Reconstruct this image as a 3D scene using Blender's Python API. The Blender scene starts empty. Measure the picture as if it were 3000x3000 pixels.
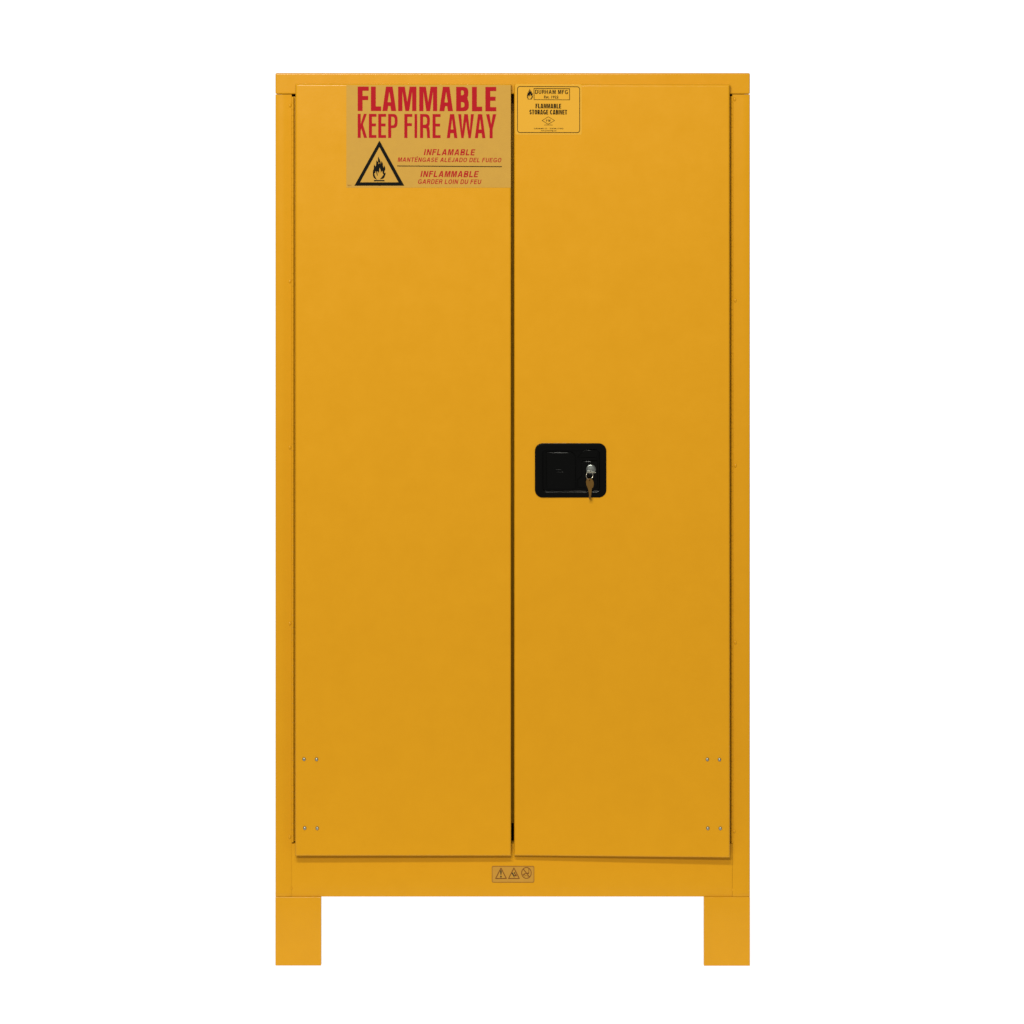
import bpy, bmesh, math, random
from mathutils import Vector, noise as mnoise
random.seed(4)
R = math.radians
C = bpy.context.scene.collection
scn = bpy.context.scene

# ------------------------------------------------------------------ scale: one photo pixel = S metres on the cabinet's front
S = 0.6213e-3
BASE = 2829.0
def X(px): return (px - 1500.0) * S
def Z(py): return (BASE - py) * S
PROUD = 0.019                 # doors stand this far in front of the frame, so they read a little larger
KD = 1 - PROUD / 6.5
def XD(px): return (px - 1500.0) * S * KD
def ZD(py): return 1.55 + (Z(py) - 1.55) * KD

# ------------------------------------------------------------------ camera
D = 6.5                       # metres from the cabinet's front
CAM_Z = 1.55
W = 3000 * S
cam_d = bpy.data.cameras.new('camera')
cam = bpy.data.objects.new('camera', cam_d); C.objects.link(cam)
cam.location = (0, -D, CAM_Z)
cam.rotation_euler = (R(90), 0, 0)
cam_d.sensor_width = 36; cam_d.lens = 36 * D / W
cam_d.shift_y = (Z(1500) - CAM_Z) / W
cam_d.clip_start = 0.1; cam_d.clip_end = 100
scn.camera = cam

# ------------------------------------------------------------------ world, lamps, exposure
world = bpy.data.worlds.new('World'); scn.world = world
world.use_nodes = True
bg = world.node_tree.nodes['Background']
bg.inputs[0].default_value = (1.0, 0.97, 0.93, 1); bg.inputs[1].default_value = 0.34

def strip_lamp(name, loc, target, power, sx, sy, col=(1.0, 0.97, 0.92)):
    l = bpy.data.lights.new(name, 'AREA'); l.shape = 'RECTANGLE'
    l.size = sx; l.size_y = sy; l.energy = power; l.color = col
    o = bpy.data.objects.new(name, l); C.objects.link(o)
    o.location = loc
    o.rotation_euler = (Vector(target) - Vector(loc)).to_track_quat('-Z', 'Y').to_euler()
    return o
strip_lamp('ceiling_lamp', (-0.50, -3.4, 3.0), (0, 0, 0.6), 119, 1.5, 0.26, (0.985, 1.0, 0.87))
strip_lamp('ceiling_lamp', (-0.90, -6.6, 3.0), (0, 0, 0.7), 242, 2.2, 0.20, (1.0, 0.955, 0.87))

scn.view_settings.view_transform = 'Standard'
scn.view_settings.look = 'None'
scn.view_settings.exposure = 0.0
scn.view_settings.gamma = 1.0
scn.view_settings.use_curve_mapping = False

# ------------------------------------------------------------------ materials
def srgb(r, g, b):
    f = lambda c: (c / 255 / 12.92) if c / 255 <= 0.04045 else ((c / 255 + 0.055) / 1.055) ** 2.4
    return (f(r), f(g), f(b), 1)

def mat(name, col, rough=0.5, metal=0.0, spec=0.5, mottle=0.0, bump=0.0, bscale=300.0, coat=0.0, mscale=22.0):
    m = bpy.data.materials.new(name); m.use_nodes = True
    nt = m.node_tree; b = nt.nodes['Principled BSDF']
    b.inputs['Base Color'].default_value = tuple(col[:3]) + (1,)
    b.inputs['Roughness'].default_value = rough
    b.inputs['Metallic'].default_value = metal
    b.inputs['Specular IOR Level'].default_value = spec
    if coat: b.inputs['Coat Weight'].default_value = coat; b.inputs['Coat Roughness'].default_value = 0.2
    tc = nt.nodes.new('ShaderNodeNewGeometry')
    if mottle:
        n1 = nt.nodes.new('ShaderNodeTexNoise'); n1.inputs['Scale'].default_value = mscale; n1.inputs['Detail'].default_value = 8
        n1.inputs['Roughness'].default_value = 0.72
        nt.links.new(tc.outputs['Position'], n1.inputs['Vector'])
        mx = nt.nodes.new('ShaderNodeMix'); mx.data_type = 'RGBA'
        mx.inputs[6].default_value = tuple(c * (1 - mottle) for c in col[:3]) + (1,)
        mx.inputs[7].default_value = (min(1, col[0] * (1 + mottle * .6)), min(1, col[1] * (1 + mottle)), col[2] * (1 + mottle), 1)
        rp = nt.nodes.new('ShaderNodeMapRange'); rp.inputs[1].default_value = 0.3; rp.inputs[2].default_value = 0.7
        nt.links.new(n1.outputs['Fac'], rp.inputs[0]); nt.links.new(rp.outputs[0], mx.inputs[0])
        nt.links.new(mx.outputs[2], b.inputs['Base Color'])
        rr = nt.nodes.new('ShaderNodeMapRange'); rr.inputs[3].default_value = rough - .05; rr.inputs[4].default_value = rough + .07
        nt.links.new(n1.outputs['Fac'], rr.inputs[0]); nt.links.new(rr.outputs[0], b.inputs['Roughness'])
    if bump:
        n2 = nt.nodes.new('ShaderNodeTexNoise'); n2.inputs['Scale'].default_value = bscale; n2.inputs['Detail'].default_value = 3
        nt.links.new(tc.outputs['Position'], n2.inputs['Vector'])
        bp = nt.nodes.new('ShaderNodeBump'); bp.inputs['Strength'].default_value = bump; bp.inputs['Distance'].default_value = 0.0006
        nt.links.new(n2.outputs['Fac'], bp.inputs['Height']); nt.links.new(bp.outputs[0], b.inputs['Normal'])
    return m

YEL = (0.496, 0.227, 0.0066)
M_paint = mat('yellow_powder_coat', YEL, 0.21, spec=0.145, mottle=0.026, bump=0.12, bscale=420)
M_inshade = mat('interior_shade_colour', (0.05, 0.03, 0.012), 0.8, spec=0.1)  # shade of the closed cabinet's inside, put into the colour
M_label = mat('aged_gold_label_vinyl', (0.405, 0.222, 0.035), 0.6, spec=0.12, mottle=0.04, bump=0.3, bscale=500, mscale=60)
M_plate = mat('pale_gold_label_vinyl', (0.525, 0.268, 0.022), 0.55, spec=0.08, mottle=0.015, mscale=60)
M_small = mat('tan_label_vinyl', (0.385, 0.192, 0.026), 0.6, spec=0.08, mottle=0.03, mscale=80)
M_red = mat('red_ink', (0.30, 0.0050, 0.011), 0.5, spec=0.04)
M_black = mat('black_ink', (0.0032, 0.0032, 0.0026), 0.45, spec=0.03)
M_brown = mat('brown_ink', (0.12, 0.038, 0.008), 0.6, spec=0.1)
M_sepia = mat('dark_green_ink', (0.02, 0.02, 0.008), 0.6, spec=0.2)
M_faint = mat('faded_ink', (0.21, 0.088, 0.017), 0.6, spec=0.1)
M_plastic = mat('black_gloss_enamel', (0.0005, 0.0006, 0.0005), 0.11, spec=0.16)
M_chrome = mat('chromed_steel', (0.21, 0.225, 0.215), 0.28, metal=1.0)
M_wire = mat('nickel_wire', (0.50, 0.47, 0.38), 0.28, metal=1.0)
M_keysteel = mat('dull_nickel_key', (0.17, 0.16, 0.125), 0.35, metal=1.0)
M_brass = mat('worn_brass', (0.145, 0.072, 0.012), 0.42, metal=0.7, mottle=0.12, mscale=300, bump=.2, bscale=900)
M_rivet = mat('zinc_rivet_steel', (0.30, 0.295, 0.24), 0.42, metal=1.0)

def glow_sweep_mat():                 # added glow: the sweep emits so its white stays free of shadow
    m = bpy.data.materials.new('self_glowing_white'); m.use_nodes = True
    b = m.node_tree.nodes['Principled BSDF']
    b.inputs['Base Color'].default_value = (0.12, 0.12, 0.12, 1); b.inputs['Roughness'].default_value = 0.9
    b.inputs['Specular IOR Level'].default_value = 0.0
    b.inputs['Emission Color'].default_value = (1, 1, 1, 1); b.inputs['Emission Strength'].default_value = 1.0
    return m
M_sweep = glow_sweep_mat()

# ------------------------------------------------------------------ helpers
def link(name, me, mats, parent=None, flat=True):
    for m in (mats if isinstance(mats, (list, tuple)) else [mats]): me.materials.append(m)
    o = bpy.data.objects.new(name, me); C.objects.link(o)
    if parent is not None:
        o.parent = parent
    return o

def from_bm(name, bm, mats, parent=None, smooth=False, recalc=True):
    if recalc: bmesh.ops.recalc_face_normals(bm, faces=bm.faces[:])
    me = bpy.data.meshes.new(name); 
    if smooth:
        for f in bm.faces: f.smooth = True
    bm.to_mesh(me); bm.free()
    if smooth: me.set_sharp_from_angle(angle=R(40))
    return link(name, me, mats, parent)

def box(bm, x0, x1, y0, y1, z0, z1, bevel=0.0, seg=3, keep_low=False):
    t = bmesh.new()
    vs = [t.verts.new((x, y, z)) for x in (x0, x1) for y in (y0, y1) for z in (z0, z1)]
    for f in ((0, 1, 3, 2), (4, 6, 7, 5), (0, 4, 5, 1), (2, 3, 7, 6), (0, 2, 6, 4), (1, 5, 7, 3)):
        t.faces.new([vs[i] for i in f])
    if bevel:
        bmesh.ops.bevel(t, geom=[e for e in t.edges if not (keep_low and e.verts[0].co.z == z0 and e.verts[1].co.z == z0)], offset=bevel, segments=seg, profile=0.5, affect='EDGES')
    me = bpy.data.meshes.new('tmp'); t.to_mesh(me); t.free(); bm.from_mesh(me); bpy.data.meshes.remove(me)

def prism_z(bm, pts, z0, z1):
    """outline pts (x, y) extruded from z0 to z1"""
    a = [bm.verts.new((x, y, z0)) for x, y in pts]; b = [bm.verts.new((x, y, z1)) for x, y in pts]
    n = len(pts)
    bm.faces.new(a); bm.faces.new(b[::-1])
    for i in range(n): bm.faces.new((a[i], a[(i + 1) % n], b[(i + 1) % n], b[i]))

def prism_x(bm, pts, x0, x1):
    """outline pts (y, z) extruded from x0 to x1"""
    a = [bm.verts.new((x0, y, z)) for y, z in pts]; b = [bm.verts.new((x1, y, z)) for y, z in pts]
    n = len(pts)
    bm.faces.new(a); bm.faces.new(b[::-1])
    for i in range(n): bm.faces.new((a[i], a[(i + 1) % n], b[(i + 1) % n], b[i]))

def rrect(x0, x1, y0, y1, r, n=6):
    out = []
    for cx, cy, a0 in ((x1 - r, y1 - r, 0), (x0 + r, y1 - r, 90), (x0 + r, y0 + r, 180), (x1 - r, y0 + r, 270)):
        for k in range(n + 1):
            a = R(a0 + 90 * k / n); out.append((cx + r * math.cos(a), cy + r * math.sin(a)))
    return out

def loops_solid(bm, loops, cap_first=False, cap_last=True):
    """skin equal-length loops of 3-D points"""
    rings = [[bm.verts.new(p) for p in L] for L in loops]
    n = len(rings[0])
    for a, b in zip(rings, rings[1:]):
        for i in range(n): bm.faces.new((a[i], a[(i + 1) % n], b[(i + 1) % n], b[i]))
    if cap_first: bm.faces.new(rings[0][::-1])
    if cap_last: bm.faces.new(rings[-1])
    return rings

def eval_mesh(cu):
    o = bpy.data.objects.new('tmp', cu); C.objects.link(o)
    dg = bpy.context.evaluated_depsgraph_get(); dg.update()
    me = bpy.data.meshes.new_from_object(o.evaluated_get(dg))
    vs = [tuple(v.co) for v in me.vertices]; fs = [tuple(p.vertices) for p in me.polygons]
    bpy.data.objects.remove(o); bpy.data.meshes.remove(me)
    return vs, fs

def fill(loops):
    """flat area bounded by loops (inner loops are holes) -> verts, faces"""
    cu = bpy.data.curves.new('tmp', 'CURVE'); cu.dimensions = '2D'; cu.fill_mode = 'BOTH'
    for L in loops:
        sp = cu.splines.new('POLY'); sp.points.add(len(L) - 1); sp.use_cyclic_u = True
        for p, (x, y) in zip(sp.points, L): p.co = (x, -y, 0, 1)
    vs, fs = eval_mesh(cu); bpy.data.curves.remove(cu)
    return [(x, -y) for x, y, z in vs], fs

def glyphs(s, offset=0.0, shear=0.0, space=1.0):
    cu = bpy.data.curves.new('tmp', 'FONT'); cu.body = s; cu.size = 1.0
    cu.offset = offset; cu.shear = shear; cu.space_character = space; cu.resolution_u = 3
    vs, fs = eval_mesh(cu); bpy.data.curves.remove(cu)
    return vs, fs
_h, _ = glyphs('H'); CAP = max(v[1] for v in _h)

class Print:
    """flat artwork in photo pixels, laid on a surface y = surf(px, py)"""
    def __init__(s, surf, X=XD, Z=ZD): s.X = X; s.Z = Z; s.v = []; s.f = []; s.m = []; s.surf = surf
    def add(s, vs, fs, mi, off):
        b = len(s.v)
        for x, y in vs: s.v.append((s.X(x), s.surf(x, y) - off, s.Z(y)))
        for f in fs: s.f.append(tuple(i + b for i in f)); s.m.append(mi)
    def area(s, loops, mi, off=0.0007): s.add(*fill(loops), mi, off)
    def text(s, body, x0, x1, ytop, ybase, mi, offset=0.0, shear=0.0, space=1.0, dy=0.0, off=0.0007, cap=None):
        vs, fs = glyphs(body, offset, shear, space)
        a = min(v[0] for v in vs); b = max(v[0] for v in vs)
        k = (ybase - ytop) / ((cap or CAP) + 2 * offset)
        out = []
        for x, y, z in vs:
            px = x0 + (x - a) / (b - a) * (x1 - x0)
            out.append((px, ybase - (y + offset) * k + dy * (px - x0) / (x1 - x0)))
        s.add(out, fs, mi, off)
    def stroke(s, pts, w, mi, off=0.0007, closed=False):
        n = len(pts)
        for i in range(n if closed else n - 1):
            (x0, y0), (x1, y1) = pts[i], pts[(i + 1) % n]
            d = math.hypot(x1 - x0, y1 - y0) or 1; nx, ny = -(y1 - y0) / d * w / 2, (x1 - x0) / d * w / 2
            ex, ey = (x1 - x0) / d * w * .3, (y1 - y0) / d * w * .3
            s.add([(x0 - ex + nx, y0 - ey + ny), (x1 + ex + nx, y1 + ey + ny), (x1 + ex - nx, y1 + ey - ny), (x0 - ex - nx, y0 - ey - ny)],
                  [(0, 1, 2, 3)], mi, off + 6e-5 + 5e-5 * (i % 3))
    def sheet(s, loop, mi, off=0.0004, nx=0, ny=0):
        """the vinyl itself with its cut edge"""
        if nx:
            (x0, y0), (x1, y1) = loop
            vs = [(x0 + (x1 - x0) * i / nx, y0 + (y1 - y0) * j / ny) for j in range(ny + 1) for i in range(nx + 1)]
            fs = [(j * (nx + 1) + i, j * (nx + 1) + i + 1, (j + 1) * (nx + 1) + i + 1, (j + 1) * (nx + 1) + i) for j in range(ny) for i in range(nx)]
            s.add(vs, fs, mi, off); loop = [(x0, y0), (x1, y0), (x1, y1), (x0, y1)]
        else: s.area([loop], mi, off)
        b = len(s.v); n = len(loop)
        for x, y in loop: s.v.append((s.X(x), s.surf(x, y) - off, s.Z(y)))
        for x, y in loop: s.v.append((s.X(x), s.surf(x, y) + 0.0002, s.Z(y)))
        for i in range(n): s.f.append((b + i, b + (i + 1) % n, b + n + (i + 1) % n, b + n + i)); s.m.append(mi)
    def build(s, name, mats, parent):
        me = bpy.data.meshes.new(name); me.from_pydata(s.v, [], s.f)
        for p, mi in zip(me.polygons, s.m): p.material_index = mi
        return link(name, me, mats, parent)

# ------------------------------------------------------------------ the setting: an added white sweep that glows though it is no lamp
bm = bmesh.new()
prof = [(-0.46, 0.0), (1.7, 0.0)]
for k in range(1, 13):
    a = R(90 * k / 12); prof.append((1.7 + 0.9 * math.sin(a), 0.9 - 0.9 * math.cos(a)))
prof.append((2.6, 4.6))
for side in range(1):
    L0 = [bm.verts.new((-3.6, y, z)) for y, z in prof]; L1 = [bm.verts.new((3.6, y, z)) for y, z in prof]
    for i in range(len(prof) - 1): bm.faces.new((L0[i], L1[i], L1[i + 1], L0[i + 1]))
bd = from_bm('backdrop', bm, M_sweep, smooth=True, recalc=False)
bd['kind'] = 'structure'; bd['label'] = 'added glowing white backdrop sweep curving up behind the yellow cabinet'

# ------------------------------------------------------------------ the cabinet
cab = bpy.data.objects.new('storage_cabinet', None); C.objects.link(cab)
cab['label'] = 'tall yellow steel flammables cabinet with two doors, warning labels and square legs'
cab['category'] = 'storage cabinet'
DEPTH = 0.86
XL, XR = 807, 2197

# carcass: sides, back, floor
bm = bmesh.new()
t = 0.0025
box(bm, X(XL), X(XL) + t, 0.0305, DEPTH, Z(2627), Z(275.7))
box(bm, X(XR) - t, X(XR), 0.0305, DEPTH, Z(2627), Z(275.7))
box(bm, X(XL) + t + .0002, X(XR) - t - .0002, DEPTH - t, DEPTH - .0002, Z(2627), Z(275.7))
box(bm, X(XL) + t + .0002, X(XR) - t - .0002, 0.0305, DEPTH - t - .0004, Z(2626), Z(2621))
from_bm('body', bm, M_paint, cab)
# interior shade put into the colour of an added lining, three shelves
bm = bmesh.new()
box(bm, X(XL + 12), X(XR - 12), DEPTH - .030, DEPTH - .026, Z(2615), Z(282))
box(bm, X(XL + 8), X(XL + 12) - .0002, 0.07, DEPTH - .026, Z(2615), Z(282))
box(bm, X(XR - 12) + .0002, X(XR - 8), 0.07, DEPTH - .026, Z(2615), Z(282))
box(bm, X(XL + 13), X(XR - 13), 0.045, DEPTH - .031, Z(279.0), Z(276.2))  # dark sheet added under the top to keep the corner notches black
from_bm('shade_lining', bm, M_inshade, cab)
bm = bmesh.new(); box(bm, X(XL + 14), X(XR - 14), 0.12, DEPTH - .032, Z(1452), Z(1440)); from_bm('shelf', bm, M_inshade, cab)

# top cap
bm = bmesh.new()
box(bm, X(XL), X(XR), -0.0022, DEPTH + .001, Z(275.6), Z(214), 0.0026, 5, keep_low=True)
from_bm('top_panel', bm, M_paint, cab)

# front posts (bent sheet, leaning back towards the hinge)
def post(side):
    m = lambda px: X(px) if side < 0 else X(3004 - px)
    EI = 854.4 if side < 0 else 858.2; SL = .0022 if side < 0 else .0003
    bm = bmesh.new()
    pts = [(807, 0.030), (807, 0.0016), (808.2, 0.0004), (810, 0.0), (828, 0.0), (834, .2 * SL), (846, .7 * SL), (EI, SL), (EI, 0.030)]
    prism_z(bm, [(m(a), b) for a, b in pts], Z(2618), Z(276.7))
    # short rolled lower edge
    lo = [(807, 0.030), (807, 0.0018), (809, 0.0007), (832, 0.0006), (EI, 0.0003 + SL), (EI, 0.030)]
    a = [bm.verts.new((m(x), y, Z(2618.01))) for x, y in [(807, .03), (807, .0009), (809, .0002), (832, .0003), (EI, SL), (EI, .03)]]
    b = [bm.verts.new((m(x), y, Z(2627))) for x, y in lo]
    for i in range(6): bm.faces.new((a[i], a[(i + 1) % 6], b[(i + 1) % 6], b[i]))
    bm.faces.new(b)
    o = from_bm('post', bm, M_paint, cab, smooth=True)
    # a strip of frame behind the hinge, at the mouth of the opening
    return o
for s in (-1, 1): post(s)

# bottom rail, rolled under at its lower edge
bm = bmesh.new()
prism_x(bm, [(0.030, Z(2472)), (0.0022, Z(2472)), (0.0012, Z(2473)), (0.0010, Z(2475)), (0.0010, Z(2592)), (0.0012, Z(2604)), (0.0014, Z(2613)),
             (0.0015, Z(2620)), (0.0016, Z(2624.5)), (0.0018, Z(2627.2)), (0.030, Z(2627.2))], X(854.7), X(2145.4))
rail = from_bm('bottom_rail', bm, M_paint, cab, smooth=True)

# legs: front pair bent plate, rear pair narrower
def leg(x0, x1, y0, y1, ztop, zbot, inner, front):
    bm = bmesh.new()
    if front:
        box(bm, x0, x1, y0, y0 + 0.014, zbot, ztop, 0.0010, 3)
    else:
        box(bm, x0, x1, y1 - 0.004, y1, zbot, ztop, 0.0011, 3)
    xs = (x0, x0 + 0.004) if inner > 0 else (x1 - 0.004, x1)
    box(bm, xs[0] + (.0002 if inner > 0 else -.0002) * 0, xs[1], (y0 + 0.0142) if front else y0, y1 if front else (y1 - 0.0042), zbot, ztop, 0.0008, 2)
    # mounting flange up against the cabinet's floor
    box(bm, x0 + .006, x1 - .006, y0 + .006, y1 - .006, ztop - .003, ztop - .0005)
    return from_bm('leg', bm, M_paint, cab)
leg(X(807), X(941), -0.0014, 0.085, Z(2627.35), Z(2828.6), 1, True)
leg(X(2062), X(2197), -0.0014, 0.085, Z(2627.35), Z(2829.6), -1, True)
leg(X(808), X(808) + .034, DEPTH - .085, DEPTH - .001, Z(2629), Z(2829), 1, False)
leg(X(2196) - .034, X(2196), DEPTH - .085, DEPTH - .001, Z(2629), Z(2829), -1, False)

# piano hinges: barrel of knuckles and the leaf in the gap, with the welds that hold them
def hinge(side, y0, y1):
    m = lambda px: X(px) if side < 0 else X(3004 - px)
    bm = bmesh.new()
    n = int(round((y1 - y0) / 18.45)); pitch = (y1 - y0) / n
    r = 3.6 * S; N = 14
    cx = m(857.3 if side < 0 else 858.6)
    for k in range(n):
        a, b = y0 + k * pitch + 0.25, y0 + (k + 1) * pitch - 0.25
        ox = 0.0; rr = r * (1.0 if k % 2 else 0.97)
        loops = []
        for py, f in ((a, 0.93), (a + 0.6, 1.0), (b - 0.6, 1.0), (b, 0.93)):
            loops.append([(cx + ox + rr * f * math.cos(2 * math.pi * i / N), 0.0012 + rr * f * math.sin(2 * math.pi * i / N), Z(py)) for i in range(N)])
        loops_solid(bm, loops, True, True)
    # pin
    pin = [[(cx + 1.9 * S * math.cos(2 * math.pi * i / 8), 0.0008 + 1.9 * S * math.sin(2 * math.pi * i / 8), Z(py)) for i in range(8)] for py in (y0 + 1, y1 - 1)]
    loops_solid(bm, pin, True, True)
    xa, xb = sorted((m(854.9 if side < 0 else 858.7), m(873)))
    box(bm, xa, xb, 0.0105, 0.0120, Z(y1), Z(y0))
    return from_bm('hinge', bm, M_paint, cab)
hinge(-1, 283, 2468)
hinge(1, 281, 2470)

def weld(px, py, w=8.5, h=13.0, surf=0.0024, dep=0.0022):
    bm = bmesh.new()
    loops = []
    for f, yy in ((1.0, .0006), (0.94, -.35), (0.75, -.72), (0.42, -.94), (0.12, -1.0)):
        loops.append([(X(px) + f * w / 2 * S * math.cos(2 * math.pi * i / 14), surf + yy * dep if yy < 0 else surf + yy, Z(py) + f * h / 2 * S * math.sin(2 * math.pi * i / 14)) for i in range(14)])
    loops_solid(bm, loops, False, True)
    return from_bm('weld', bm, M_paint, cab, smooth=True)
for px, py in ((849.5, 309), (849, 824), (849, 1311), (849, 1827), (848.5, 2453)): weld(px, py)
for px, py in ((2152.5, 291), (2154, 880), (2154, 1364), (2154, 1882), (2151, 2435)): weld(px, py, surf=.0006)
weld(854.8, 2603, 5, 8, .0014, .0014); weld(2145.8, 2607, 5, 9, .0014, .0014)

# ------------------------------------------------------------------ doors
def bil(c, x0, x1, y0, y1):
    """front of a door: corner depths c (tl, tr, bl, br) plus the faint waviness of sheet steel"""
    def f(px, py):
        u = (px - x0) / (x1 - x0); v = (py - y0) / (y1 - y0)
        d = c[0] * (1 - u) * (1 - v) + c[1] * u * (1 - v) + c[2] * (1 - u) * v + c[3] * u * v
        w = mnoise.noise(Vector((px / 420.0 + x0, py / 520.0, 3.1))) * 0.00022
        edge = min(1, max(0, min(u, 1 - u) * 8)) * min(1, max(0, min(v, 1 - v) * 14))
        return -(d + w * edge)
    return f

def door_shell(name, x0, x1, y0l, y0r, y1l, y1r, surf, hole=None):
    """pan door: wavy front sheet, rolled edge all round, flat returned back"""
    r = 5.6     # px radius of the rolled edge
    nx, ny = 22, 52
    us = [i / nx for i in range(nx + 1)]; vs_ = [j / ny for j in range(ny + 1)]
    if hole:
        hx0, hx1, hy0, hy1 = hole
        us = sorted([u for u in us if min(abs(u - (h - x0) / (x1 - x0)) for h in (hx0, hx1)) > .012] + [(h - x0 - r) / (x1 - x0 - 2 * r) for h in (hx0, hx1)])
        vs_ = sorted([v for v in vs_ if min(abs(v - (h - y0l) / (y1l - y0l)) for h in (hy0, hy1)) > .006] + [(h - y0l - r) / (y1l - y0l - 2 * r) for h in (hy0, hy1)])
    us[1:1] = [.0012]; us[-1:-1] = [1 - .0012]; vs_[1:1] = [.0004]; vs_[-1:-1] = [1 - .0004]
    bm = bmesh.new()
    def pt(u, v):
        px = x0 + r + u * (x1 - x0 - 2 * r)
        top = y0l + (y0r - y0l) * u + r; bot = y1l + (y1r - y1l) * u - r
        return px, top + v * (bot - top)
    G = [[None] * len(us) for _ in vs_]
    for j, v in enumerate(vs_):
        for i, u in enumerate(us):
            px, py = pt(u, v); G[j][i] = bm.verts.new((XD(px), surf(px, py), ZD(py)))
    for j in range(len(vs_) - 1):
        for i in range(len(us) - 1):
            if hole:
                px, py = pt((us[i] + us[i + 1]) / 2, (vs_[j] + vs_[j + 1]) / 2)
                if hx0 < px < hx1 and hy0 < py < hy1: continue
            f = bm.faces.new((G[j][i], G[j + 1][i], G[j + 1][i + 1], G[j][i + 1])); f.smooth = True
    J, I = len(vs_) - 1, len(us) - 1
    per = [(0, i) for i in range(I)] + [(j, I) for j in range(J)] + [(J, i) for i in range(I, 0, -1)] + [(j, 0) for j in range(J, 0, -1)]
    prev = [G[j][i] for j, i in per]
    base = [v.co.copy() for v in prev]
    def out(j, i):
        return ((1 if i == I else -1 if i == 0 else 0), (1 if j == 0 else -1 if j == J else 0))
    steps = [(r * S * math.sin(R(a)), r * S * (1 - math.cos(R(a)))) for a in (9, 18, 27, 36, 48, 60, 75, 90)]
    for k, (o, dy) in enumerate(steps + [None]):
        if False: pass
        ring = []
        for (j, i), b in zip(per, base):
            ox, oz = out(j, i)
            ring.append(bm.verts.new((b.x + ox * o, b.y + dy, b.z + oz * o)) if True else None)
        n = len(ring)
        for q in range(n):
            f = bm.faces.new((prev[q], prev[(q + 1) % n], ring[(q + 1) % n], ring[q])); f.smooth = True
        prev = ring
        if k == len(steps) - 1: break
    ring = [bm.verts.new((v.co.x, -0.0030, v.co.z)) for v in prev]
    n = len(ring)
    for q in range(n): bm.faces.new((prev[q], prev[(q + 1) % n], ring[(q + 1) % n], ring[q]))
    bm.faces.new(ring[::-1])
    return bm

LS = bil((.0182, .0185, .0212, .0190), 865, 1498, 246, 2508)
RS = bil((.0182, .0175, .0140, .0232), 1505.5, 2138, 246, 2510)

def finish_door(bm, parent, inner):
    x0, x1, y0, y1 = inner
    box(bm, X(x0), X(x1), -0.0022, 0.030, Z(y1), Z(y0))
    return from_bm('door', bm, M_paint, parent)

bm = door_shell('door', 865.3, 1497.2, 245.5, 246.5, 2507.6, 2508.2, LS)
door_l = finish_door(bm, cab, (875, 1493, 284, 2462))
door_l['label'] = 'door with the large red lettered warning label'
bm = door_shell('door', 1506.2, 2138.2, 246.5, 247.5, 2509.2, 2512.0, RS, hole=(1580, 1763, 1310, 1445))
# the stop strip that closes the meeting gap behind the doors
box(bm, X(1490), X(1512), 0.0800, 0.0820, Z(2437), Z(276.2)); box(bm, X(1511), X(1514), 0.0301, 0.0799, Z(2437), Z(290))
door_r = finish_door(bm, cab, (1510, 2129, 284, 2462))
door_r['label'] = 'door with the black recessed latch and the small maker label'

# rivets
def rivet_mesh():
    bm = bmesh.new()
    loops = []
    for k in range(7):
        a = R(90 * k / 6.5); f = math.cos(a); h = math.sin(a)
        loops.append([(f * 5.2 * S * math.cos(2 * math.pi * i / 20), 0.0006 - h * 4.4 * S - (0.0006 if k else 0), f * 5.7 * S * math.sin(2 * math.pi * i / 20)) for i in range(20)])
    loops_solid(bm, loops, False, True)
    bmesh.ops.recalc_face_normals(bm, faces=bm.faces[:])
    for f in bm.faces: f.smooth = True
    me = bpy.data.meshes.new('rivet'); bm.to_mesh(me); bm.free(); me.materials.append(M_rivet)
    return me
RM = rivet_mesh()
for dr, sf, pts in ((door_l, LS, ((891, 2223.6), (927.6, 2224), (893, 2425.3), (929.4, 2425.8))), (door_r, RS, ((2072, 2224), (2107.6, 2224.4), (2073.4, 2425.6), (2110, 2425.8)))):
    for px, py in pts:
        o = bpy.data.objects.new('rivet', RM); C.objects.link(o); o.parent = dr; o.location = (XD(px), sf(px, py), ZD(py))
        o.rotation_euler = (0, R(random.uniform(-8, 8)), 0)

# ------------------------------------------------------------------ artwork shared by the labels
FLAME = [(575,1745),(480,1715),(400,1670),(330,1590),(290,1490),(280,1350),(285,1200),(300,1040),(335,1090),(350,900),(355,730),(375,725),(400,790),(460,860),(490,780),(510,600),(515,440),(570,500),(625,550),(625,400),(630,250),(650,175),(680,260),(740,370),(790,490),(815,690),(840,600),(850,490),(910,560),(950,660),(965,800),(985,945),(1020,870),(1040,785),(1090,870),(1120,980),(1110,1080),(1060,1180),(1045,1250),(1075,1310),(1132,1250),(1140,1330),(1110,1450),(1050,1600),(980,1670),(880,1700),(750,1715),(830,1630),(930,1500),(985,1430),(1012,1385),(985,1365),(950,1330),(930,1230),(900,1130),(860,1220),(815,1310),(810,1180),(790,1050),(735,930),(715,1050),(715,1200),(690,1325),(660,1260),(600,1165),(575,1250),(605,1475),(580,1495),(540,1390),(510,1220),(465,1150),(445,1290),(390,1300),(385,1380),(430,1530),(500,1660)]
FLAME_HOLE = [(690,540),(720,590),(700,680),(660,680),(650,620)]
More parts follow.
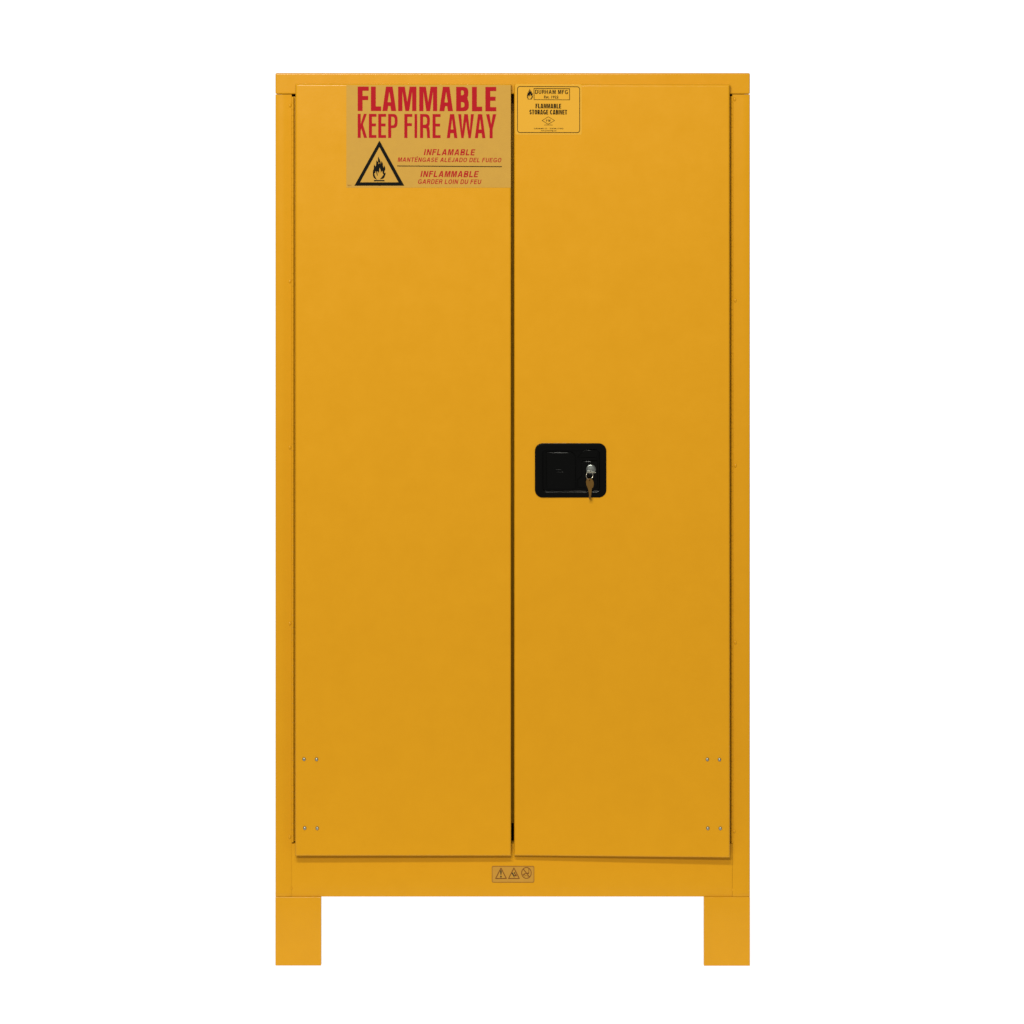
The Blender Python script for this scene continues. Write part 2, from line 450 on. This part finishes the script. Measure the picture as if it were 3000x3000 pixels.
def flame(pr, mi, x0, x1, y0, y1, bar):
    mx = lambda p: (x0 + (p[0] - 280) / 860 * (x1 - x0), y0 + (p[1] - 175) / 1570 * (y1 - y0))
    pr.area([[mx(p) for p in FLAME], [mx(p) for p in FLAME_HOLE]], mi)
    bx0, bx1, by0, by1 = bar
    pr.area([[(bx0, by0), (bx1, by0), (bx1, by1), (bx0, by1)]], mi)

def letter(ch, w, h, s, t):
    """condensed grotesque capitals: outlines in a w x h box, y down; s stem, t bar"""
    if ch == 'F': return [[(0,0),(w,0),(w,t),(s,t),(s,h*.385),(w*.95,h*.385),(w*.95,h*.385+t),(s,h*.385+t),(s,h),(0,h)]]
    if ch == 'E': return [[(0,0),(w,0),(w,t),(s,t),(s,h*.40),(w*.94,h*.40),(w*.94,h*.40+t),(s,h*.40+t),(s,h-t),(w,h-t),(w,h),(0,h)]]
    if ch == 'L': return [[(0,0),(s,0),(s,h-t*1.1),(w,h-t*1.1),(w,h),(0,h)]]
    if ch == 'I': return [[(0,0),(w,0),(w,h),(0,h)]]
    if ch == 'A':
        q = s * .68; c = w / 2
        lw = s * 1.03
        return [[(c-q,0),(c+q,0),(w,h),(w-lw,h),(w-lw-w*.055,h*.795),(lw+w*.055,h*.795),(lw,h),(0,h)],
                [(c,h*.20),(c-w*.125,h*.64),(c+w*.125,h*.64)]]
    if ch == 'M':
        s = min(s, w * .245)
        c = w / 2; k = s * 1.5; q = s * .42
        return [[(0,0),(k,0),(c,h*.63),(w-k,0),(w,0),(w,h),(w-s*.95,h),(w-s*.95,h*.20),(c+q,h),(c-q,h),(s*.95,h*.20),(s*.95,h),(0,h)]]
    if ch == 'K': return [[(0,0),(s,0),(s,h*.42),(w*.66,0),(w*.97,0),(w*.56,h*.44),(w,h),(w*.67,h),(w*.385,h*.60),(s,h*.72),(s,h),(0,h)]]
    if ch == 'Y': 
        c = w / 2
        return [[(0,0),(s*1.12,0),(c,h*.42),(w-s*1.12,0),(w,0),(c+s*.5,h*.62),(c+s*.5,h),(c-s*.5,h),(c-s*.5,h*.62)]]
    if ch == 'W':
        c = w / 2; q = s * .60
        return [[(0,0),(s,0),(w*.26,h*.70),(c-q,0),(c+q,0),(w*.74,h*.70),(w-s,0),(w,0),(w*.80,h),(w*.655,h),(c,h*.30),(w*.345,h),(w*.20,h)]]
    def bowl(y0, y1, x1, tt, s=s):
        hh = (y1 - y0); rx = min(hh * .50, x1 * .50); ry = hh / 2; sq = lambda c: math.copysign(abs(c) ** .70, c)
        o = [(x1 - rx + rx * sq(math.sin(a)), y0 + ry - ry * sq(math.cos(a))) for a in [math.pi * i / 14 for i in range(15)]]
        rix = max(rx - s * .60, .12 * rx); riy = ry - tt
        xi = x1 - s * .90
        rix = max(.05 * rx, min(rix, (xi - s) * .96))
        i_ = [(s, y0 + tt), (xi - rix, y0 + tt)] + [(xi - rix + rix * sq(math.sin(a)), y0 + ry - riy * sq(math.cos(a))) for a in [math.pi * i / 12 for i in range(1, 12)]] + [(xi - rix, y1 - tt), (s, y1 - tt)]
        return o, i_
    if ch == 'P':
        o, i = bowl(0, h * .59, w, t * .95); return [[(0,0)] + o + [(s, h*.59), (s, h), (0, h)], i]
    if ch == 'R':
        o, i = bowl(0, h * .56, w * .96, t * .95)
        o = [p for p in o if not (p[1] > h * .45 and p[0] < w * .85)]
        return [[(0,0)] + o + [(w*.83, h*.50), (w*.91, h*.58), (w*.95, h*.72), (w*.96, h*.92), (w, h), (w-s*1.02, h), (w-s*1.12, h*.72), (w-s*1.35, h*.60), (s, h*.58), (s, h), (0, h)], i]
    if ch == 'B':
        o1, i1 = bowl(0, h * .49, w * .96, t * .85); o2, i2 = bowl(h * .47, h, w, t * .9)
        o1 = [p for p in o1 if p[1] < h * .445]; o2 = [p for p in o2 if p[1] > h * .515]
        return [[(0,0)] + o1 + [(w*.905, h*.478)] + o2 + [(0, h)], i1, i2]
    if ch == 'D':
        o, i = bowl(0, h, w, t); return [[(0,0)] + o + [(0, h)], i]
    def sup(rx, ry, a0=0, a1=360, n=30, e=.86, cx=w/2, cy=h/2):
        f = lambda c: math.copysign(abs(c) ** e, c)
        m = n if a1 - a0 == 360 else n + 1
        return [(cx + rx * f(math.cos(R(a0 + (a1 - a0) * k / n))), cy + ry * f(math.sin(R(a0 + (a1 - a0) * k / n)))) for k in range(m)]
    if ch == 'O': return [sup(w/2, h/2), sup(w/2 - s, h/2 - t)]
    if ch == 'C': return [sup(w/2, h/2, 38, 322) + sup(w/2 - s, h/2 - t, 38, 322)[::-1]]
    if ch == 'G': return [sup(w/2, h/2, 50, 322) + sup(w/2 - s, h/2 - t, 50, 322)[::-1]], [[(w*.54, h*.5), (w, h*.5), (w, h*.98), (w - s*.7, h*.98), (w - s, h*.83), (w - s, h*.5 + t), (w*.54, h*.5 + t)]]
    def arcband(x0, x1, y0, y1, a0, a1): 
        cx, cy = (x0 + x1) / 2, (y0 + y1) / 2; rx, ry = (x1 - x0) / 2, (y1 - y0) / 2
        return sup(rx, ry, a0, a1, 22, 1, cx, cy), sup(rx - s, ry - t, a0, a1, 22, 1, cx, cy)
    if ch == 'U':
        o, i = arcband(0, w, h - w * .85, h, 0, 180); return [[(w, 0)] + o + [(0, 0), (s, 0)] + i[::-1] + [(w - s, 0)]]
    if ch == 'J':
        o, i = arcband(0, w, h - w * .9, h, 0, 180); return [[(w, 0)] + o + [(0, h*.68), (s, h*.66)] + i[::-1] + [(w - s, 0)]]
    if ch == 'S':
        o1, i1 = arcband(0, w*.97, 0, h*.5 + t/2, 90, 345); o2, i2 = arcband(.0, w, h*.5 - t/2, h, -90, 165)
        return [o1 + i1[::-1]], [o2 + i2[::-1]]
    if ch == 'N':
        s = min(s, w * .30)
        return [[(0,0),(s*1.12,0),(w-s*.95,h*.67),(w-s*.95,0),(w,0),(w,h),(w-s*1.12,h),(s*.95,h*.33),(s*.95,h),(0,h)]]
    if ch == 'T': return [[(0,0),(w,0),(w,t),(w/2+s/2,t),(w/2+s/2,h),(w/2-s/2,h),(w/2-s/2,t),(0,t)]]
    if ch == 'H': return [[(0,0),(s,0),(s,h*.5-t/2),(w-s,h*.5-t/2),(w-s,0),(w,0),(w,h),(w-s,h),(w-s,h*.5+t/2),(s,h*.5+t/2),(s,h),(0,h)]]
    if ch == 'V': return [[(0,0),(s*1.1,0),(w/2,h*.74),(w-s*1.1,0),(w,0),(w/2+s*.6,h),(w/2-s*.6,h)]]
    if ch == '\u00c9': return letter('E', w, h, s, t), [[(w*.42, -h*.10), (w*.62, -h*.27), (w*.92, -h*.27), (w*.60, -h*.10)]]
    if ch == '.': return [[(0, h - t*1.1), (w, h - t*1.1), (w, h), (0, h)]]
    if ch == ',': return [[(0, h - t*1.1), (w, h - t*1.1), (w, h), (w*.3, h*1.16), (0, h*1.16), (w*.45, h)]]
    if ch == '-': return [[(0, h*.58 - t/2), (w, h*.58 - t/2), (w, h*.58 + t/2), (0, h*.58 + t/2)]]

WID = dict(A=.68, B=.60, C=.64, D=.62, E=.54, F=.51, G=.68, H=.60, I=.0, J=.46, K=.64, L=.50, M=.74, N=.61, O=.68, P=.57, R=.61, S=.58, T=.57, U=.60, V=.64, W=.92, Y=.64)
WID['\u00c9'] = .54
def caps(pr, text, x0, x1, ytop, ybase, mi, stem, bar=None, shear=0.0, dy=0.0, gap=.14, space=.30):
    """a line of sans capitals fitted between x0 and x1"""
    h = ybase - ytop; bar = bar or stem * .86
    lay = []; x = 0.0
    for ch in text:
        if ch == ' ': x += space; continue
        wd = WID.get(ch, .14 if ch in '.,' else .3)
        if ch == 'I': wd = -1
        lay.append((ch, x, wd)); x += (stem if wd < 0 else wd) + gap
    tot = x - gap; k = (x1 - x0 - shear * h) / (tot * h)
    for n, (ch, a, wd) in enumerate(lay):
        w = stem * h * min(1, k * 1.05) if wd < 0 else wd * h * k
        s_ = stem * h * (min(1.0, k * 1.12)); t_ = bar * h
        g = letter(ch, w, h, s_, t_)
        for q, loops in enumerate(g if isinstance(g, tuple) else (g,)):
            ox = x0 + a * h * k; oy = ytop + dy * (ox - x0) / (x1 - x0)
            pr.area([[(ox + px + shear * (h - py), oy + py) for px, py in L] for L in loops], mi, 0.0007 + 6e-5 * q)



# ------------------------------------------------------------------ big warning label on the door
k1 = 520 / 1932
U = lambda u: 1000 + u * k1
V = lambda v: 230 + v * k1
pr = Print(LS)
pr.sheet([(1014.8, 249.2), (1496.2, 549.6)], 0, nx=16, ny=10)
for ch, a, b in (('F',178,298),('L',322,433),('A',447,597),('M',618,817),('M',848,1043),('A',1067,1215),('B',1250,1388),('L',1422,1533),('E',1568,1686)):
    tilt = (a - 178) / 1508 * 4
    pr.area([[(U(a + x), V(88 + tilt + y)) for x, y in L] for L in letter(ch, b - a, 265, 53, 45)], 1)
for ch, a, b in (('K',178,280),('E',300,382),('E',402,487),('P',510,612),('F',686,772),('I',797,825),('R',857,968),('E',993,1080),('A',1148,1263),('W',1272,1443),('A',1453,1568),('Y',1575,1686)):
    tilt = (a - 178) / 1508 * 4
    pr.area([[(U(a + x), V(385 + tilt + y)) for x, y in L] for L in letter(ch, b - a, 261, 33, 31)], 1)
pr.area([[(U(415), V(675)), (U(685), V(1167)), (U(142), V(1167))], [(U(414), V(746)), (U(622), V(1130)), (U(204), V(1130))]], 2)
flame(pr, 2, U(343), U(482), V(848), V(1101), (U(355), U(470), V(1105.5), V(1118.5)))
caps(pr, 'INFLAMABLE', U(897), U(1459), V(769), V(834), 1, .20, shear=.2, dy=.6, gap=.17)
caps(pr, 'MANT\u00c9NGASE ALEJADO DEL FUEGO', U(613), U(1746), V(859), V(906), 1, .175, shear=.2, dy=1.6, gap=.17, space=.34)
pr.area([[(U(608), V(947.5)), (U(1748), V(955.5)), (U(1748), V(964)), (U(608), V(956.5))]], 2)
caps(pr, 'INFLAMMABLE', U(860), U(1496), V(1006), V(1072), 1, .20, shear=.2, dy=.6, gap=.17)
caps(pr, 'GARDER LOIN DU FEU', U(832), U(1526), V(1097), V(1146), 1, .175, shear=.2, dy=.8, gap=.17, space=.34)
pr.text('7895', 1017.2, 1029.6, 541.2, 545.2, 3, 0.0)
lab1 = pr.build('warning_label', [M_label, M_red, M_black, M_faint], door_l)
lab1['label'] = 'large gold label with red and black flammable warning in three languages'

# ------------------------------------------------------------------ maker's plate on the other door
k2 = 300 / 1932
U = lambda u: 1480 + u * k2
V = lambda v: 220 + v * k2
def V2(u, v): return V(v) + (u - 228) / 1182 * 1.3 * (1 if v < 700 else .3)
pr = Print(RS)
sh = lambda L: [(x, y + (x - 1515) / 184 * 1.2 * (1 - (y - 245) / 150 * .8)) for x, y in L]
pr.sheet(sh(rrect(1509.6, 1704.4, 246.0, 394.8, 5)), 0)
pr.area([sh(rrect(U(226), U(1412), V(207), V(1090), 8.2)), sh(rrect(U(237.5), U(1400.5), V(219), V(1077.5), 6.6))], 1)
flame(pr, 1, U(412), U(523), V(256), V(452), (U(425), U(503), V(451), V(459)))
q = lambda x0, x1, y0, y1: sh([(x0, y0), (x1, y0), (x1, y1), (x0, y1)])
pr.area([q(U(539), U(1221), V(245), V(467)), q(U(550), U(1210), V(257), V(457))], 1)
caps(pr, 'DURHAM MFG', U(566), U(1184), V(277), V(354), 1, .175, dy=.7, gap=.17, space=.36)
pr.text("'", U(1184), U(1190), V(276), V(290), 1, 0.0, 0, 1.0)
pr.text('Est. 1922', U(733), U(1005), V(388), V(438), 1, 0.022, 0, 1.02, dy=.3)
caps(pr, 'FLAMMABLE', U(573), U(1057), V(540), V(627), 1, .235, .165, dy=.4, gap=.11)
caps(pr, 'STORAGE CABINET', U(458), U(1168), V(653), V(742), 1, .235, .165, dy=.4, gap=.11, space=.38)
pr.stroke([(U(814), V(787)), (U(932), V(857)), (U(814), V(927)), (U(695), V(857))], 1.15, 1, closed=True)
caps(pr, 'FM', U(775), U(852), V(838), V(880), 1, .17, gap=.3)
caps(pr, 'APPROVED', U(737), U(893), V(933), V(952), 1, .16, gap=.25)
pr.text('DURHAM MFG. CO.  -  DURHAM, CT 06422', U(543), U(1098), V(997), V(1020), 1, 0.012)
pr.text('www.durhammfg.com', U(675), U(967), V(1036), V(1059), 1, 0.012)
lab2 = pr.build('maker_label', [M_plate, M_black], door_r)
lab2['label'] = 'small pale gold label with black border and flame mark'

# ------------------------------------------------------------------ pictogram label on the bottom rail
k3 = 134 / 1932
U = lambda u: 1436 + u * k3
V = lambda v: 2530 + v * k3
pr = Print(lambda a, b: 0.0010, X, Z)
pr.sheet(rrect(U(70), U(1862), V(105), V(805), 4.2), 0)
pr.area([rrect(U(72), U(1860), V(107), V(803), 4.2), rrect(U(94), U(1838), V(130), V(782), 3.4)], 1)
def tri(a, b, c, w):
    pr.stroke([a, b, c], w, 2, closed=True)
tri((U(457), V(190)), (U(683), V(632)), (U(230), V(632)), 2.1)
tri((U(1005), V(190)), (U(1230), V(632)), (U(778), V(632)), 2.1)
pr.area([[(U(425), V(300)), (U(455), V(285)), (U(487), V(300)), (U(472), V(480)), (U(440), V(480))]], 3)
pr.area([[(U(457 + 33 * math.cos(a)), V(552 + 40 * math.sin(a))) for a in [2 * math.pi * i / 16 for i in range(16)]]], 3)
pr.area([[(U(905), V(365)), (U(945), V(380)), (U(1020), V(500)), (U(1032), V(590)), (U(1005), V(570)), (U(915), V(430))]], 3)
pr.area([[(U(1000), V(375)), (U(1060), V(370)), (U(1060), V(430)), (U(1010), V(435))]], 3)
pr.area([[(U(1040), V(470)), (U(1100), V(440)), (U(1125), V(535)), (U(1050), V(535)), (U(1020), V(500))]], 4)
cx, cy = 1532, 398
ell = lambda rx, ry: [(U(cx + rx * math.cos(a)), V(cy + ry * math.sin(a))) for a in [2 * math.pi * i / 40 for i in range(40)]]
pr.area([ell(216, 243), ell(188, 215)], 2)
pr.stroke([(U(1395), V(225)), (U(1665), V(575))], 2.1, 2)
pr.stroke([(U(1634), V(200)), (U(1634), V(400))], 1.4, 4)
pr.area([[(U(1560), V(430)), (U(1585), V(390)), (U(1640), V(385)), (U(1640), V(425)), (U(1600), V(440))]], 4)
pr.stroke([(U(1372), V(480)), (U(1470), V(425)), (U(1560), V(410))], 1.6, 4)
pr.stroke([(U(1400), V(520)), (U(1470), V(440))], 1.2, 4)
pr.stroke([(U(1440), V(560)), (U(1500), V(500)), (U(1580), V(520)), (U(1600), V(560))], 0.8, 4)
lab3 = pr.build('pictogram_label', [M_small, M_faint, M_brown, M_sepia, M_brown], cab)
lab3['label'] = 'small tan label with two warning triangles and a crossed circle'

# ------------------------------------------------------------------ recessed paddle latch
k5 = 260 / 1932
U = lambda u: 1540 + u * k5
V = lambda v: 1270 + v * k5
F = RS(1671, 1378)             # door front at the latch
def ring3(L, y): return [(XD(U(u)), F + y, ZD(V(v))) for u, v in L]
bm = bmesh.new()
def RRs(i, r): return rrect(200 + i, 1757 - i, 212 + i, 1392 - i, r, 8)
def RIn(i, r): return rrect(378 + i, 1602 - i, 356 + i, 1254 - i, r, 8)
loops_solid(bm, [ring3(RRs(0, 168), .0004), ring3(RRs(0, 168), -.0020), ring3(RRs(1.5, 167), -.00204), ring3(RIn(-26, 88), -.00206), ring3(RIn(-14, 78), -.0019),
                 ring3(RIn(-5, 70), -.0011), ring3(RIn(0, 64), .0004), ring3(RIn(2, 64), .0082)], False, True)
latch = from_bm('latch_plate', bm, M_plastic, door_r, smooth=True)

def rel_prism(bm, pts, y0, y1, bev):
    """outline in latch pixels, front at y0 (towards the viewer), with a rounded front edge"""
    n = len(pts); cxx = sum(p[0] for p in pts) / n; cyy = sum(p[1] for p in pts) / n
    def ins(d):
        o = []
        for i in range(n):
            (xa, ya), (xb, yb), (xc, yc) = pts[i - 1], pts[i], pts[(i + 1) % n]
            def nrm(x0, y0_, x1, y1_):
                l = math.hypot(x1 - x0, y1_ - y0_) or 1; a, b = -(y1_ - y0_) / l, (x1 - x0) / l
                if a * (cxx - (x0 + x1) / 2) + b * (cyy - (y0_ + y1_) / 2) < 0: a, b = -a, -b
                return a, b
            n1 = nrm(xa, ya, xb, yb); n2 = nrm(xb, yb, xc, yc)
            sx, sy = n1[0] + n2[0], n1[1] + n2[1]; l2 = sx * sx + sy * sy or 1
            o.append((xb + 2 * d * sx / l2, yb + 2 * d * sy / l2))
        return o
    k = k5 * S
    L = [ring3(pts, y1), ring3(pts, y0 + bev)]
    for a in (15, 30, 45, 60, 75, 90):
        L.append(ring3(ins(bev / k * (1 - math.cos(R(a)))), y0 + bev * (1 - math.sin(R(a)))))
    L.append(ring3(ins(bev / k + 1.5), y0))
    loops_solid(bm, L, False, True)

bm = bmesh.new()
pad = [(448, 405), (975, 405), (1030, 425), (1070, 462), (1088, 520), (1088, 1206), (448, 1206)]
rel_prism(bm, pad, -.0014, .0080, .0017)
rel_prism(bm, [(640, 790), (690, 775), (790, 775), (830, 795), (790, 818), (690, 818)], -.0020, -.0010, .0006)
rel_prism(bm, [(640, 838), (925, 838), (925, 856), (640, 856)], -.0018, -.0010, .0004)
from_bm('latch_paddle', bm, M_plastic, door_r, smooth=True)
bm = bmesh.new()
rel_prism(bm, [(1290, 360), (1578, 360), (1548, 522), (1132, 522)], -.0012, .0082, .0006)
rel_prism(bm, [(1132, 524), (1546, 524), (1562, 596), (1222, 596)], .0022, .0082, .0006)
rel_prism(bm, [(1226, 600), (1566, 600), (1566, 1174), (1132, 1174), (1132, 1010), (1226, 930)], -.0004, .0082, .0017)
from_bm('lock_housing', bm, M_plastic, door_r, smooth=True)

# lock cylinder
bm = bmesh.new()
lc = (1422, 778); rr = 107
circ = lambda r, n=40: [(lc[0] + r * math.cos(2 * math.pi * i / n), lc[1] + r * math.sin(2 * math.pi * i / n)) for i in range(n)]
scal = lambda r, n=40: [(lc[0] + r * (1 + .018 * math.cos(20 * math.pi * i / n)) * math.cos(2 * math.pi * i / n), lc[1] + r * (1 + .018 * math.cos(20 * math.pi * i / n)) * math.sin(2 * math.pi * i / n)) for i in range(n)]
loops_solid(bm, [ring3(scal(rr), .0), ring3(scal(rr), -.0044), ring3(scal(rr * .985), -.0054), ring3(circ(rr * .93), -.0060), ring3(circ(rr * .84), -.0062), ring3(circ(rr * .80), -.0056), ring3(circ(rr * .74), -.0056),
                 ring3(circ(rr * .70), -.0061), ring3(circ(rr * .2), -.0064)], False, True)
from_bm('lock_cylinder', bm, M_chrome, door_r, smooth=True)

# ------------------------------------------------------------------ keys on their ring, one of them in the lock
kr = bpy.data.objects.new('key_ring', None); C.objects.link(kr)
kr['label'] = 'brass key hanging on a small wire ring from the key in the lock'
kr['category'] = 'keys'
bm = bmesh.new()               # key in the lock, seen edge on
box(bm, XD(U(1322)), XD(U(1524)), F - .0205, F - .0085, ZD(V(838)), ZD(V(822)), .0004, 2)
box(bm, XD(U(1372)), XD(U(1474)), F - .0086, F - .0040, ZD(V(837)), ZD(V(823)), .0002, 1)
from_bm('key', bm, M_keysteel, kr)
bm = bmesh.new()               # wire ring
cxr, cyr, rx, ry, wr = 1388, 897, 74, 84, 6.8
N, n = 48, 10
loops = []
for i in range(N):
    a = 2 * math.pi * i / N
    c = Vector((XD(U(cxr + rx * math.cos(a))), F - .0165 + .0028 * math.cos(a), ZD(V(cyr + ry * math.sin(a)))))
    rad = Vector((math.cos(a), 0, -math.sin(a))); w = wr * k5 * S
    loops.append([tuple(c + rad * (w * math.cos(2 * math.pi * j / n)) + Vector((0, w * math.sin(2 * math.pi * j / n), 0))) for j in range(n)])
rings = [[bm.verts.new(p) for p in L] for L in loops]
for i in range(N):
    A, B = rings[i], rings[(i + 1) % N]
    for j in range(n): bm.faces.new((A[j], A[(j + 1) % n], B[(j + 1) % n], B[j]))
from_bm('wire_ring', bm, M_wire, kr, smooth=True)
# hanging key: bow, shoulder, tapering toothed blade
KEY = [(1330,985),(1360,978),(1400,976),(1435,990),(1462,1022),(1478,1070),(1478,1120),(1470,1160),(1458,1184),(1438,1190),(1436,1215),(1432,1270),(1428,1300),(1422,1320),(1426,1345),(1418,1368),(1420,1395),(1414,1425),(1405,1446),(1390,1446),(1380,1428),(1374,1390),(1376,1330),(1366,1270),(1352,1205),(1340,1172),(1322,1135),(1312,1090),(1311,1045),(1318,1008)]
HOLE = [(1390 + 11 * math.cos(2 * math.pi * i / 14), 1022 + 15 * math.sin(2 * math.pi * i / 14)) for i in range(14)]
vs, fs = fill([KEY, HOLE])
bm = bmesh.new()
ky = lambda v: F - .0172 + .004 * (v - 980) / 470
fr = [bm.verts.new((XD(U(u)), ky(v) - .0009, ZD(V(v - 20)))) for u, v in vs]; bk = [bm.verts.new((XD(U(u)), ky(v) + .0009, ZD(V(v - 20)))) for u, v in vs]
for f in fs:
    bm.faces.new([fr[i] for i in f]); bm.faces.new([bk[i] for i in reversed(f)])
for e in [e for e in bm.edges if len(e.link_faces) == 1 and e.verts[0] in set(fr)]:
    i, j = fr.index(e.verts[0]), fr.index(e.verts[1])
    bm.faces.new((fr[i], fr[j], bk[j], bk[i]))
# raised rib down the blade
box(bm, XD(U(1394)), XD(U(1401)), ky(1300) - .0014, ky(1300) - .0002, ZD(V(1380)), ZD(V(1180)))
from_bm('key', bm, M_brass, kr)
